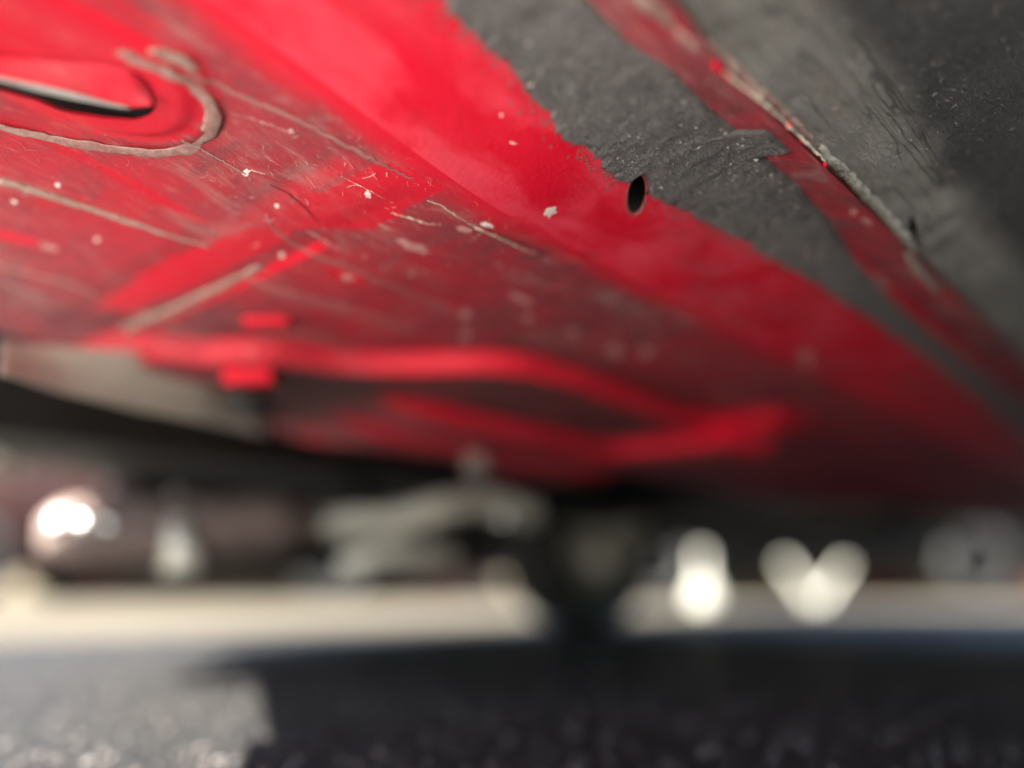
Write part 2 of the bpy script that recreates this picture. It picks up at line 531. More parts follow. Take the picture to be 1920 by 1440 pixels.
def dust_sill(X, Y, H):
    d = .03 + .75 * np.clip(fbm(X * 14, Y * 36, 31) - .42, 0, 1)
    d = np.where(Y < .145, .80 + .2 * (fbm(X * 15, Y * 40, 33) - .5), d)
    d = d + .10 * sstep(.4, 1.0, X)
    return np.clip(d, 0, 1)

def Hlip(x, y): return .166 + float(rise(x))
SLOTPX = [(-330, 112), (-200, 144), (-90, 164), (0, 180), (67, 198), (133, 213), (200, 223), (255, 227), (278, 220), (292, 206), (292, 188), (284, 160), (258, 136), (220, 122), (160, 113), (80, 109), (0, 102), (-90, 92), (-200, 72), (-330, 50)]
SLOT = [tuple(p) for p in resample([at_surf(x, y, Hlip)[:2] for x, y in SLOTPX + SLOTPX[:1]], 90)[:-1]]
EDGE = [at_surf(x, y)[:2] for x, y in [(-40, 680), (0, 692), (120, 732), (250, 764), (400, 795), (500, 815), (680, 838), (850, 860), (1000, 880)]]
def floor_keep(x, y):
    e = np.interp(x, [p[0] for p in EDGE] + [.9], [p[1] for p in EDGE] + [.655])
    return (y < e) & (x > -.15 + .65 * np.clip(y - .36, 0, 1))
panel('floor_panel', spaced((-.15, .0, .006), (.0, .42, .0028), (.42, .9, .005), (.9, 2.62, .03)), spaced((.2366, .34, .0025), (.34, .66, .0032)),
      H_floor, PAINT, [SLOT], {'dust': dust_floor, 'grime_shade': grime_shade_floor}, keep=floor_keep, rim=False)

HOLE = []
for k in range(28):
    a = 2 * math.pi * k / 28
    x, y, h = at_surf(1194 + 18.5 * math.cos(a) + 5 * math.sin(a), 365 - 38 * math.sin(a))
    HOLE.append((x, y))
panel('sill_panel', spaced((-.15, .05, .008), (.05, .55, .0026), (.55, 1.0, .006), (1.0, 2.62, .03)), spaced((.113, .2366, .0026)),
      H_floor, PAINT, [HOLE], {'dust': dust_sill, 'film': lambda X, Y, H: sstep(1.1, .3, X)}, rim=False)

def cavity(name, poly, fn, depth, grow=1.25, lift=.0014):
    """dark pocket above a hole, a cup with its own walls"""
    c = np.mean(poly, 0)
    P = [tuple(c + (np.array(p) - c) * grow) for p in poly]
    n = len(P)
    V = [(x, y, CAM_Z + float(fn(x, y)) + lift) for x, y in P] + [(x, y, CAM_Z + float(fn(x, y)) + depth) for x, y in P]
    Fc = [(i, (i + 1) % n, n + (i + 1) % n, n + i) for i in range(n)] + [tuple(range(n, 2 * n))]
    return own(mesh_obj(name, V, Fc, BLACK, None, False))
cavity('drain_cavity', HOLE, H_floor, .03)
_hr = [(x, y, CAM_Z + float(H_floor(x, y)) + .0002) for x, y in HOLE + HOLE[:1]]
_o = tube('hole_rim', _hr, .0007, PAINT, None, 8, .8, .3, 2)
_a = _o.data.attributes.new('dust', 'FLOAT', 'POINT'); _a.data.foreach_set('value', np.full(len(_o.data.vertices), .95, np.float32))
own(_o)
cavity('slot_cavity', SLOT, lambda x, y: H_floor(x, .306), .07, 1.3, .008)
# pressed louvre dropping from the near lip of the opening, its edge bound with grey rubber
LX = [-300, -90, 0, 67, 133, 200, 247, 290]
LN = [53, 90, 100, 105, 110, 117, 128, 170]
LG = [78, 122, 144, 157, 171, 189, 202, 198]
LB = [84, 129, 150, 168, 183, 196, 205, 202]
def louvre(name, ca, cb, ha, hb, mat, th, bulge=0.0):
    V = []; A = []; n = 44; m = 8
    for i in range(n):
        px = -300 + i / (n - 1) * (588 if ca is LN else 545)
        a0 = at_surf(px, np.interp(px, LX, ca), lambda x, y: ha + float(rise(x))); a1 = at_surf(px, np.interp(px, LX, cb), lambda x, y: hb + float(rise(x)))
        p0, p1 = a0[:2], a1[:2]; h0_, h1_ = a0[2], a1[2]
        for j in range(m):
            q = j / (m - 1)
            V.append((p0[0] + (p1[0] - p0[0]) * q, p0[1] + (p1[1] - p0[1]) * q, CAM_Z + h0_ + (h1_ - h0_) * q - bulge * math.sin(q * math.pi)))
            A.append(.18 + .45 * float(vnoise(px / 40, q * 2, 3)) ** 2)
    Fc = [(i * m + j, i * m + j + 1, (i + 1) * m + j + 1, (i + 1) * m + j) for i in range(n - 1) for j in range(m - 1)]
    o = mesh_obj(name, V, Fc, mat, None, True, {'dust': A})
    sm = o.modifiers.new('thickness', 'SOLIDIFY'); sm.thickness = th; sm.offset = 0
    return own(o)
louvre('louvre', LN, LG, .1690, .1605, PAINT, .0012, .0004)
louvre('rubber_lip', LG, LB, .1604, .1598, RUBB, .0016)

# rocker panel beyond the seam
CRACK = []
for px, py in [(1704, 412), (1713, 405), (1720, 430), (1722, 470), (1716, 492), (1707, 470)]:
    CRACK.append(at_surf(px, py, H_rock, .19)[:2])
def fold_attr(X, Y, H):
    return np.clip(sstep(.070, .088, Y + .016 * (fbm(X * 22, Y * 22, 41) - .5)), 0, 1) * (.62 + .3 * fbm(X * 18, Y * 40, 43))
panel('rocker_panel', spaced((-.15, .1, .008), (.1, .62, .0028), (.62, 1.2, .007), (1.2, 2.62, .04)), spaced((-.42, -.04, .02), (-.04, .04, .005), (.04, .1165, .0022)),
      H_rock, ROCK, [CRACK], {'fold': fold_attr})
cavity('crack_cavity', CRACK, H_rock, .02)

# sprayed undercoat strip on the sill
GL = [at_surf(x, y)[:2] for x, y in [(820, 0), (900, 70), (1000, 170), (1050, 245), (1120, 300), (1172, 345), (1330, 420), (1480, 500), (1620, 590), (1760, 690), (1915, 815)]]
GR = [at_surf(x, y)[:2] for x, y in [(1105, 0), (1180, 80), (1260, 130), (1340, 210), (1385, 245), (1437, 295), (1500, 350), (1560, 420), (1600, 480), (1660, 548), (1745, 622), (1915, 748)]]
NT1 = at_surf(1387, 243)[0]; NT2 = at_surf(1445, 283)[0]; NY = at_surf(1440, 243)[1]
hx = [p[0] for p in HOLE]; hy = [p[1] for p in HOLE]
def coat_edges(xs):
    l = np.interp(xs, [-.2] + [p[0] for p in GL] + [2.7], [GL[0][1]] + [p[1] for p in GL] + [GL[-1][1]])
    r = np.interp(xs, [-.2] + [p[0] for p in GR] + [2.7], [GR[0][1]] + [p[1] for p in GR] + [GL[-1][1] - .03])
    rag = .0042 * (fbm(xs * 70, xs * 0, 51, 3) - .5) + .0048 * (fbm(xs * 430, xs * 0 + 5, 52, 4) - .5)
    l = l + rag * sstep(1.0, .4, xs)
    inh = (xs > min(hx) - .0004) & (xs < max(hx) + .0004)
    lo = np.array([min(y for x, y in zip(hx, hy) if abs(x - q) < .0022) if abs(q - (min(hx) + max(hx)) / 2) < (max(hx) - min(hx)) / 2 + .0004 else 9 for q in xs])
    l = np.where(inh, np.minimum(l, lo - .0003), l)
    r = r + .0012 * (fbm(xs * 150, xs * 0 + 9, 53, 3) - .5)
    r = np.where((xs > NT1) & (xs < NT2), NY + .0006 * (vnoise(xs * 500, xs * 0, 3) - .5), r)
    return l, r
xs = spaced((-.15, .08, .004), (.08, .46, .0007), (.46, 1.0, .005), (1.0, 2.62, .03))
l, r = coat_edges(xs)
NC = 30
tt = np.linspace(0, 1, NC)
Xg = np.repeat(xs[:, None], NC, 1)
Yg = r[:, None] + (l - r)[:, None] * tt[None]
dist = np.minimum(Yg - r[:, None], l[:, None] - Yg)
tk = .00075 * sstep(0, .0014, dist) +   .0018 * sstep(0, .004, dist) * fbm(Xg * 120, Yg * 190, 61, 4) + .0009 * sstep(0, .003, dist) * (fbm(Xg * 420, Yg * 420, 63, 2))
Zg = H_floor(Xg, Yg) - .00008 - tk + CAM_Z
idx = np.arange(Xg.size).reshape(Xg.shape)
Fq = np.stack([idx[:-1, :-1], idx[1:, :-1], idx[1:, 1:], idx[:-1, 1:]], -1).reshape(-1, 4).tolist()
o = mesh_obj('undercoat_strip', np.stack([Xg.ravel(), Yg.ravel(), Zg.ravel()], 1), Fq, COAT)
if o.data.polygons[500].normal.z > 0: o.data.flip_normals()
own(o)

def blob_mesh(name, items, mat, fn, seg=9, up=.0004):
    """flat irregular flecks lying on the underside; items = (x, y, radius, stretch, angle)"""
    V = []; Fc = []
    for (x, y, rr, st, an) in items:
        b = len(V); hh = CAM_Z + float(fn(x, y))
        V.append((x, y, hh - up * 1.6))
        ring = []
        for ringi, (q, dz) in enumerate(((.75, up * 1.3), (1.0, -.0001))):
            for k in range(seg):
                a = 2 * math.pi * k / seg
                ra = rr * q * (1 + .45 * (rnd.random() - .5))
                u = ra * math.cos(a) * st; v = ra * math.sin(a)
                X = x + u * math.cos(an) - v * math.sin(an); Y = y + u * math.sin(an) + v * math.cos(an)
                V.append((X, Y, CAM_Z + float(fn(X, Y)) - dz))
        for k in range(seg):
            k2 = (k + 1) % seg
            Fc.append((b, b + 1 + k, b + 1 + k2))
            Fc.append((b + 1 + k, b + 1 + seg + k, b + 1 + seg + k2, b + 1 + k2))
    return mesh_obj(name, V, Fc, mat)

# overspray droplets beside the strip
it = []
for i in range(1500):
    x = .08 + .36 * rnd.random()
    ll, _ = coat_edges(np.array([x]))
    y = float(ll[0]) + .0001 + .0085 * rnd.random() ** 4
    if min(hx) - .003 < x < max(hx) + .003: continue
    it.append((x, y,   .00018 + .00055 * rnd.random() ** 3, 1.2, rnd.random() * 3))
own(blob_mesh('overspray', it, COAT, H_floor, 7, .00012), 'stuff')

# ---- sealant beads (each its own run)
def bead(name, pix, w, mat=SEAL, fn=H_floor, n=60, jit=.35, flat=.45, H0=.17, wob=.0006):
    P = [at_surf(px, py, fn, H0)[:2] for px, py in pix]
    P = resample(P, n)
    wd = np.interp(np.linspace(0, 1, n), np.linspace(0, 1, len(w)), w) if hasattr(w, '__len__') else np.full(n, w)
    pts = []
    if mat in (BARE, CHIP, PINK): wd = [w_ * rnd.uniform(.25, 1.25) for w_ in wd]
    for i, (x, y) in enumerate(P):
        x += wob * (rnd.random() - .5) * 2; y += wob * (rnd.random() - .5) * 2
        pts.append((x, y, CAM_Z + float(fn(x, y)) - .0002))
    return own(tube(name, pts, wd, mat, None, 8, flat, jit, rnd.random() * 50))
RINGM = M_plain('ring_sealant', (0.30, 0.13, 0.12), (0.40, 0.27, 0.24), 130, 0.75, 0, 0.6, 0.002)
ringp = [at_surf(x, y)[:2] for x, y in [(-260, 160), (-120, 204), (0, 237), (100, 262), (200, 278), (290, 288), (350, 281), (392, 250), (403, 215), (388, 185), (352, 155), (300, 128), (240, 110)]]
rp = resample(ringp, 130)
own(tube('sealant_bead', [(x, y, CAM_Z + float(H_floor(x, y)) - .0003) for x, y in rp], [.0034 + .0026 * (float(vnoise(i * .16, 0, 9)) - .4) for i in range(130)], RINGM, None, 8, .10, .35, 3))
bead('sealant_bead', [(0, 338), (190, 398), (390, 462)], (.0034, .0030, .0014))
bead('sealant_bead', [(0, 500), (110, 525), (190, 552)], (.003, .0028, .002), MAUVE)
bead('sealant_bead', [(240, 620), (330, 580), (420, 535), (492, 498)], (.0060, .0052, .0042, .0026))
bead('sealant_bead', [(498, 402), (515, 430), (560, 462), (640, 495), (760, 545), (860, 585)], (.0005, .0011, .0009, .0009, .0010, .0012), MAUVE, jit=.6)
bead('sealant_bead', [(345, 130), (440, 175), (560, 225), (680, 288), (780, 338)], (.0012, .0013, .0014, .0013, .0002), MAUVE)
bead('sealant_bead', [(470, 520), (640, 570), (780, 610)], (.0016, .0014, .0003), MAUVE)
bead('sealant_bead', [(222, 98), (242, 104), (262, 113)], (.0012, .0032, .0012), SEAL, n=14, flat=.2)
bead('sealant_bead', [(282, 94), (312, 104), (345, 116), (372, 130)], (.0012, .0044, .0036, .0008), SEAL, n=24, flat=.2)

# ---- paint chips and scratches
CH = [(1032, 397, 13, 9, -.5), (770, 460, 34, 8, .35), (462, 324, 9, 6, -.6), (108, 347, 6, 4, .1), (528, 478, 6, 5, 0), (26, 378, 7, 3, .3),
      (182, 449, 5, 4, 0), (90, 463, 18, 6, .3), (872, 588, 11, 9, 0), (652, 520, 12, 6, .2), (980, 562, 26, 7, .5), (1153, 656, 16, 12, .2), (1212, 660, 14, 10, 0),
      (1512, 668, 12, 18, 0), (875, 628, 11, 9, 0), (1075, 622, 9, 7, 0), (773, 514, 5, 4, 0), (1650, 530, 20, 12, .2), (1625, 415, 10, 7, .5), (1600, 398, 8, 6, .5),
      (545, 247, 7, 5, .3), (690, 365, 5, 9, -.4), (519, 386, 5, 4, .4), (870, 430, 16, 6, .3), (913, 422, 12, 5, .3), (990, 596, 10, 8, 0), (940, 216, 3, 2, .3), (962, 268, 6, 1.5, .2)]
for (px, py, a, b, an) in CH:
    n = 18
    V = []
    x0, y0, _ = at_surf(px, py)
    hn = CAM_Z + float(H_floor(x0, y0))
    ring = []
    for k in range(n):
        t = 2 * math.pi * k / n
        q = 1 + .75 * (rnd.random() - .5)
        u = a * q * math.cos(t); v = b * q * math.sin(t)
        x, y, h = at_surf(px + u * math.cos(an) - v * math.sin(an), py + u * math.sin(an) + v * math.cos(an))
        ring.append((x, y))
    V = [(x0, y0, hn - .00022)] + [(x0 + .85 * (x - x0), y0 + .85 * (y - y0), CAM_Z + float(H_floor(x, y)) - .0002) for x, y in ring] + [(x, y, CAM_Z + float(H_floor(x, y)) + .0001) for x, y in ring]
    Fc = []
    for k in range(n):
        k2 = (k + 1) % n
        Fc += [(0, 1 + k, 1 + k2), (1 + k, 1 + n + k, 1 + n + k2, 1 + k2)]
    own(mesh_obj('paint_chip', V, Fc, CHIP if (py < 480 and a < 14 and px < 1100) else PINK, None, False))
for pix, w, m in (([(732, 398), (768, 408), (800, 419), (828, 421)], (.0002, .0008, .0007, .0002), BARE),
                  ([(800, 374), (830, 386), (860, 408), (890, 425), (930, 443), (970, 462), (1010, 476)], (.0002, .0005, .0003, .0009, .0005, .0006, .0001), BARE),
                  ([(430, 210), (480, 224), (548, 249)], (.0003, .0006, .0008), PINK),
                  ([(340, 262), (400, 292), (440, 314), (462, 326)], (.0004, .0007, .0004, .0008), SEAL),
                  ([(470, 318), (496, 326)], (.0004, .0003), CHIP),
                  ([(575, 432), (600, 445), (640, 470)], (.0003, .0004, .0001), CHIP),
                  ([(640, 330), (700, 360), (720, 372)], (.0001, .0003, .0001), CHIP)):
    bead('paint_scratch', pix, w, m, n=34, jit=.9, flat=.3, wob=.0005)
for pix in ([(505, 345), (540, 362), (570, 385), (597, 417)], [(1085, 470), (1110, 477), (1130, 480)], [(905, 425), (960, 452), (1040, 478)]):
    bead('paint_crack', pix, (.0002, .00035, .0003, .0001), BLACK, n=24, jit=.6, flat=.4, wob=.0004)

# ---- fine fibres and grit stuck to the panels
def fibres(name, n, region, fn, mat, lmin, lmax, wmax, dirn=None):
    V = []; Fc = []
    c = 0
    while c < n:
        px = region[0] + (region[2] - region[0]) * rnd.random(); py = region[1] + (region[3] - region[1]) * rnd.random()
        x, y, h = at_surf(px, py, fn, .18)
        if fn is H_rock and y > .112: continue
        if fn is H_floor and (y < .115 or .125 < y < .24): c += 1; continue
        c += 1
        a = rnd.random() * 6.28 if dirn is None or rnd.random() < .3 else rnd.gauss(dirn, .35)
        L = lmin + (lmax - lmin) * rnd.random() ** 5; w = wmax * (.25 + .75 * rnd.random() ** 2)
        k = 5 if L > .0012 else 2
        b = len(V); bend = (rnd.random() - .5) * 2.4
        for i in range(k + 1):
            zz = CAM_Z + float(fn(x, y)) - .0004
            V += [(x - w * math.sin(a), y + w * math.cos(a), zz), (x + w * math.sin(a), y - w * math.cos(a), zz - w)]
            x += L / k * math.cos(a); y += L / k * math.sin(a); a += bend / k
        for i in range(k):
            Fc.append((b + 2 * i, b + 2 * i + 1, b + 2 * i + 3, b + 2 * i + 2))
    return own(mesh_obj(name, V, Fc, mat, None, False), 'stuff')
fibres('floor_grit', 1900, (380, 240, 1300, 640), H_floor, CHIP, .0003, .008, .00011, .1)
fibres('floor_grit', 700, (0, 240, 500, 560), H_floor, PINK, .0003, .008, .00012, .1)
_p = at_surf(1700, 220, H_rock, .2); _q = at_surf(1760, 190, H_rock, .2)
fibres('rocker_grit', 1500, (1480, 0, 1920, 560), H_rock, CHIP, .0003, .005, .00010, math.atan2(_q[1] - _p[1], _q[0] - _p[0]))
def coat_at(x, y): return H_floor(x, y) - .0022
def fibres_strip():
    V = []; Fc = []
    for i in range(1100):
        x = .14 + .36 * rnd.random(); l_, r_ = coat_edges(np.array([x]))
        y = float(r_[0]) + .003 + (float(l_[0]) - float(r_[0]) - .006) * rnd.random()
        w = .00009 + .00022 * rnd.random() ** 3; L = w * (1.2 + 6 * rnd.random() ** 3); a = rnd.gauss(.5, .8); z = CAM_Z + float(H_floor(x, y)) - .0024
        b = len(V); c_, s_ = math.cos(a), math.sin(a)
        V += [(x - L * c_, y - L * s_, z), (x + w * s_, y - w * c_, z - .0002), (x + L * c_, y + L * s_, z), (x - w * s_, y + w * c_, z + .0001)]
        Fc.append((b, b + 1, b + 2, b + 3))
    own(mesh_obj('coating_grit', V, Fc, CHIP, None, False), 'stuff')
fibres_strip()

# ---- seam along the sill: sealer rope, bare edge, red flakes
bead('seam_sealer', [(1180, -20), (1300, 70), (1430, 180), (1520, 262)], (.0030, .0034, .0024, .0016), SEAL, lambda x, y: H_rock(x, np.minimum(y, .115)) + .0, n=110, jit=.3, flat=.6, H0=.186)
bead('seam_sealer', [(1535, 275), (1570, 310), (1640, 385), (1690, 440), (1715, 490), (1760, 545)], (.0020, .0030, .0036, .0034, .0030, .002), M_plain('knobbly_sealer', (0.25, 0.235, 0.20), (0.40, 0.375, 0.33), 160, 0.75, 0, 1.0, 0.003), lambda x, y: H_rock(x, np.minimum(y, .115)), n=120, jit=.5, flat=.7, H0=.186, wob=.0006)
bead('bare_edge', [(1340, 118), (1420, 182), (1470, 228), (1520, 275), (1552, 306)], (.0005, .0008, .0005, .0009, .0003), BARE, lambda x, y: H_floor(x, np.maximum(y, .1132)), n=60, jit=.8, flat=1, H0=.184, wob=.0003)
for px, py, a, st in ((1345, 112, .0030, 2.2), (1362, 128, .0016, 2), (1478, 222, .0020, 2.4), (1503, 250, .0015, 1.6), (1546, 296, .0013, 2.6)):
    x, y, h = at_surf(px, py, lambda x, y: H_rock(x, min(y, .115)), .186)
    of = blob_mesh('paint_flake', [(x, y, a * .6, st, .1)], PAINT, lambda x, y: float(H_rock(x, min(y, .115))) - .0034, 9, .0006)
    own(of)

# ---- brackets and studs on the pressing
def stud(name, px, py, sx, sy, sz, mat, dz=0.0, dark=False):
    x, y, h = at_surf(px, py)
    bm = bmesh.new()
    box(bm, (x, y, CAM_Z + h - sz / 2 + .001 - dz), (sx, sy, sz), YAW - math.pi / 2, min(sx, sy, sz) * .25)
    o = own(bm_obj(name, bm, mat, None, True))
    return o, (x, y, h)
stud('bracket', 502, 600, .030, .012, .005, PAINT)
o, (x, y, h) = stud('bracket', 470, 694, .036, .016, .012, PAINT)
bm = bmesh.new()
bmesh.ops.create_cone(bm, cap_ends=True, segments=18, radius1=.016, radius2=.013, depth=.012, matrix=Matrix.Translation((x + .004, y + .006, CAM_Z + h - .020)))
own(bm_obj('shade_plug', bm, BLACK, None, True))  # black cone added as the dark shadow under the bracket
stud('bracket', 895, 850, .024, .03, .024, M_plain('brown_bracket', (.10, .08, .075), (.15, .12, .11), 30))

# ---- tunnel edge: beige dusty shield, hanging lip along the floor's inner edge
def loft(name, rows, mat, th=.0015):
    V = []; n = len(rows); m = len(rows[0])
    for rr in rows: V += [tuple(p) for p in rr]
    Fc = [(i * m + j, i * m + j + 1, (i + 1) * m + j + 1, (i + 1) * m + j) for i in range(n - 1) for j in range(m - 1)]
    o = mesh_obj(name, V, Fc, mat)
    s = o.modifiers.new('thickness', 'SOLIDIFY'); s.thickness = th; s.offset = 0
    return own(o)
SE = [(0, 640, 700), (120, 650, 738), (250, 662, 768), (380, 690, 792), (470, 735, 812), (500, 770, 818)]
rows = []
for i in range(25):
    u = i / 24 * 500
    y1 = np.interp(u, [s[0] for s in SE], [s[1] for s in SE]); y2 = np.interp(u, [s[0] for s in SE], [s[2] for s in SE])
    a = at(u, y1, .160); b = at(u, y2, .128)
    row = []
    for j in range(9):
        q = j / 8
        row.append((a[0] + (b[0] - a[0]) * q, a[1] + (b[1] - a[1]) * q, CAM_Z + .160 - .032 * q ** 1.3))
    rows.append(row)
loft('heat_shield', rows, SHIELD)

# ------------------------------------------------------------------ the rest of the underbody, in shade
def slab(name, pts, z, mat, th=.01):
    bm = bmesh.new()
    v0 = [bm.verts.new((x, y, z)) for x, y in pts]; v1 = [bm.verts.new((x, y, z + th)) for x, y in pts]
    bm.faces.new(v0[::-1]); bm.faces.new(v1)
    n = len(pts)
    for i in range(n): bm.faces.new((v0[i], v0[(i + 1) % n], v1[(i + 1) % n], v1[i]))
    return own(bm_obj(name, bm, mat))
# tunnel roof and side, far floor, rear valance, far sill
slab('tunnel_roof', [(-.02, .645), (2.62, .645), (2.62, 1.10), (.20, 1.10), (-.02, .70)], .40, UNDER)  # front edge slanted so its shadow bounds the sun patch
bm = bmesh.new(); box(bm, (1.42, .6625, .335), (2.40, .003, .125)); own(bm_obj('tunnel_side', bm, UNDER))
bm = bmesh.new(); box(bm, (1.435, 1.092, .347), (2.37, .004, .10)); own(bm_obj('tunnel_side', bm, UNDER))
rows = []
for x in (.62, .70, 1.3, 2.0, 2.6):
    rows.append([(x, -.27, .52), (x, -.275, .40), (x, -.27, .24), (x, -.25, .145), (x, -.235, .145), (x, -.225, .30)])
loft('light_block_skirt', rows, UNDER, .003)  # unseen skirt added to block light from the outer side
slab('far_floor', [(.20, 1.08), (2.62, 1.08), (2.62, 1.70), (1.78, 1.70), (.90, 1.56), (.44, 1.34)], .285, UNDER)
rows = []
for (x, y) in [(.56, 1.40), (.66, 1.46), (.95, 1.56), (1.35, 1.63), (1.78, 1.68)]:
    rows.append([(x, y - .04, .29), (x, y - .03, .20), (x, y - .005, .150), (x, y + .02, .143), (x, y + .05, .150), (x, y + .07, .25), (x, y + .07, .31)])
loft('far_sill', rows, UNDER, .003)
rows = []
for (x, y) in [(2.62, -.35), (2.62, .5), (2.62, 1.2), (2.56, 1.55), (2.42, 1.70), (2.25, 1.74)]:
    rows.append([(x - .02, y, .40), (x - .01, y, .33), (x, y, .285), (x + .04, y, .29), (x + .07, y, .50)])
loft('rear_valance', rows, UNDER, .003)
slab('slot_sky_cover', [(-.16, .20), (.60, .20), (.60, .655), (.18, .655), (-.16, .42)], .362, UNDER)  # sheet added above the slot to keep the sky out
bm = bmesh.new(); box(bm, (2.05, .85, .285), (.60, .62, .13), 0, .03); own(bm_obj('fuel_tank', bm, UNDER, None, True))

# body above, so that the car closes over its floor
rows = []
for (x, zt) in [(.46, .90), (1.0, 1.05), (1.5, 1.36), (2.3, 1.36), (2.62, 1.0)]:
    rows.append([(x, -.42, .51), (x, -.45, .62), (x, -.43, .78), (x, -.25, zt), (x, 1.50, zt), (x, 1.74, .78), (x, 1.76, .62), (x, 1.74, .42)])
loft('body_shell', rows, PAINT, .002)

# far rear wheel
def wheel(loc, R, wid, axis_rz, parent_fn):
    def ring(prof, mat, name):
        V = []; Fc = []; S = 40
        for k in range(S):
            a = 2 * math.pi * k / S
            for (rr, w) in prof: V.append((rr * math.cos(a), w, rr * math.sin(a)))
        m = len(prof)
        for k in range(S):
            for j in range(m - 1):
                Fc.append((k * m + j, k * m + j + 1, ((k + 1) % S) * m + j + 1, ((k + 1) % S) * m + j))
        o = mesh_obj(name, V, Fc, mat)
        o.matrix_world = Matrix.Translation(loc) @ Matrix.Rotation(axis_rz, 4, 'Z')
        return o
    h = wid / 2
    t = ring([(R * .64, -h * .8), (R * .72, -h), (R * .92, -h), (R * .985, -h * .8), (R, -h * .45), (R, h * .45), (R * .985, h * .8), (R * .92, h), (R * .72, h), (R * .64, h * .8)], TYRE, 'tyre')
    r = ring([(R * .66, -h * .85), (R * .60, -h * .6), (R * .58, h * .5), (R * .3, h * .62), (0.001, h * .6)], ALU, 'rim')
    return t, r
WL = Vector((*at(1092, 1176, -.11), 0.29))
wroot = bpy.data.objects.new('wheel', None); COL.objects.link(wroot); wroot.location = WL; own(wroot)
bpy.context.view_layer.update()
for o in wheel(WL, .29, .185, 0, None):
    mw = o.matrix_world.copy(); o.parent = wroot; o.matrix_parent_inverse = Matrix.Translation(WL).inverted(); 

# silencer, pipes, arms
def dpt(px, py, D): return at_depth(px, py, D)
a = dpt(75, 1003, .92); b = dpt(560, 985, 1.10)
P = resample([a, b], 22)
rad = [.020 + .020 * min(1, min(i, 21 - i) / 2.2) ** .5 for i in range(22)]
own(tube('silencer', P, rad, RUST, None, 26))
own(tube('exhaust_pipe', resample([b, dpt(700, 960, 1.75), dpt(830, 930, 1.9), dpt(1000, 945, 2.05)], 24), .026, RUST, None, 14))
own(tube('exhaust_hanger', [dpt(338, 930, 1.06), dpt(338, 1000, .98), dpt(338, 1072, .98)], [.012, .024, .026], ALU, None, 12))
own(tube('control_arm', resample([dpt(585, 985, 1.15), dpt(740, 978, 1.18), dpt(830, 955, 1.2), dpt(900, 938, 1.25), dpt(1000, 965, 1.3)], 30), .022, ALU, None, 14))
own(tube('drop_link', [dpt(640, 1062, 1.25), dpt(720, 1035, 1.25), dpt(850, 1045, 1.28)], [.014, .02, .02], ALU, None, 12))
own(tube('rear_arm', resample([dpt(1190, 990, 2.1), dpt(1320, 985, 2.15), dpt(1470, 1000, 2.2)], 12), .045, M_plain('grey_cast_arm', (.17, .17, .14), (.25, .24, .21), 10, .5, .2), None, 14))
own(tube('shock_absorber', [dpt(1475, 870, 2.2), dpt(1480, 980, 2.25)], .045, M_plain('olive_damper', (.10, .09, .06), (.14, .13, .09), 10, .5, .2), None, 16))
for px, py, D, rr in ((520, 1010, 1.12, .016), (950, 972, 1.22, .016), (1120, 1050, 2.0, .028), (160, 982, .84, .012), (112, 984, .83, .011), (208, 984, .85, .011)):  # bright balls added to make the highlight discs
    bm = bmesh.new()
    bmesh.ops.create_icosphere(bm, subdivisions=3, radius=rr, matrix=Matrix.Translation(dpt(px, py, D)) @ Matrix.Diagonal((1, 1, .8, 1)))
    own(bm_obj('glint_ball', bm, STEEL if py < 1000 else ALU, None, True))

# ------------------------------------------------------------------ beyond the car: low wall, parked cars, hedge
def tag(o, label, cat, group=None):
    o['label'] = label; o['category'] = cat
    if group: o['group'] = group
WALLM = M_plain('mottled_wall', (.26, .21, .145), (.32, .27, .20), 3, .8, 0, .3, .01)
REDM = M_plain('red_brick', (.30, .09, .07), (.34, .12, .09), 6, .8, 0, .3, .01)
def fwd(D, l, z=0.0): return Vector((D * math.cos(YAW) + l * math.sin(YAW), D * math.sin(YAW) - l * math.cos(YAW), z))
wr = bpy.data.objects.new('low_wall', None); COL.objects.link(wr); wr.location = fwd(7.6, 0)
wr.rotation_euler = (0, 0, YAW - math.pi / 2)
tag(wr, 'low cream and red block wall running behind the parked cars', 'wall')
meB = {}
for m_ in (WALLM, REDM):
    bm = bmesh.new(); box(bm, (0, 0, 0), (.388, .18, .19), 0, .012)
    o = bm_obj('block', bm, m_); meB[m_] = o.data; bpy.data.objects.remove(o)
for i in range(44):
    m_ = REDM if rnd.random() < .22 else WALLM
    b = bpy.data.objects.new('block', meB[m_]); COL.objects.link(b); b.parent = wr
    b.location = (-8.6 + i * .4, .004 * rnd.random(), .095)

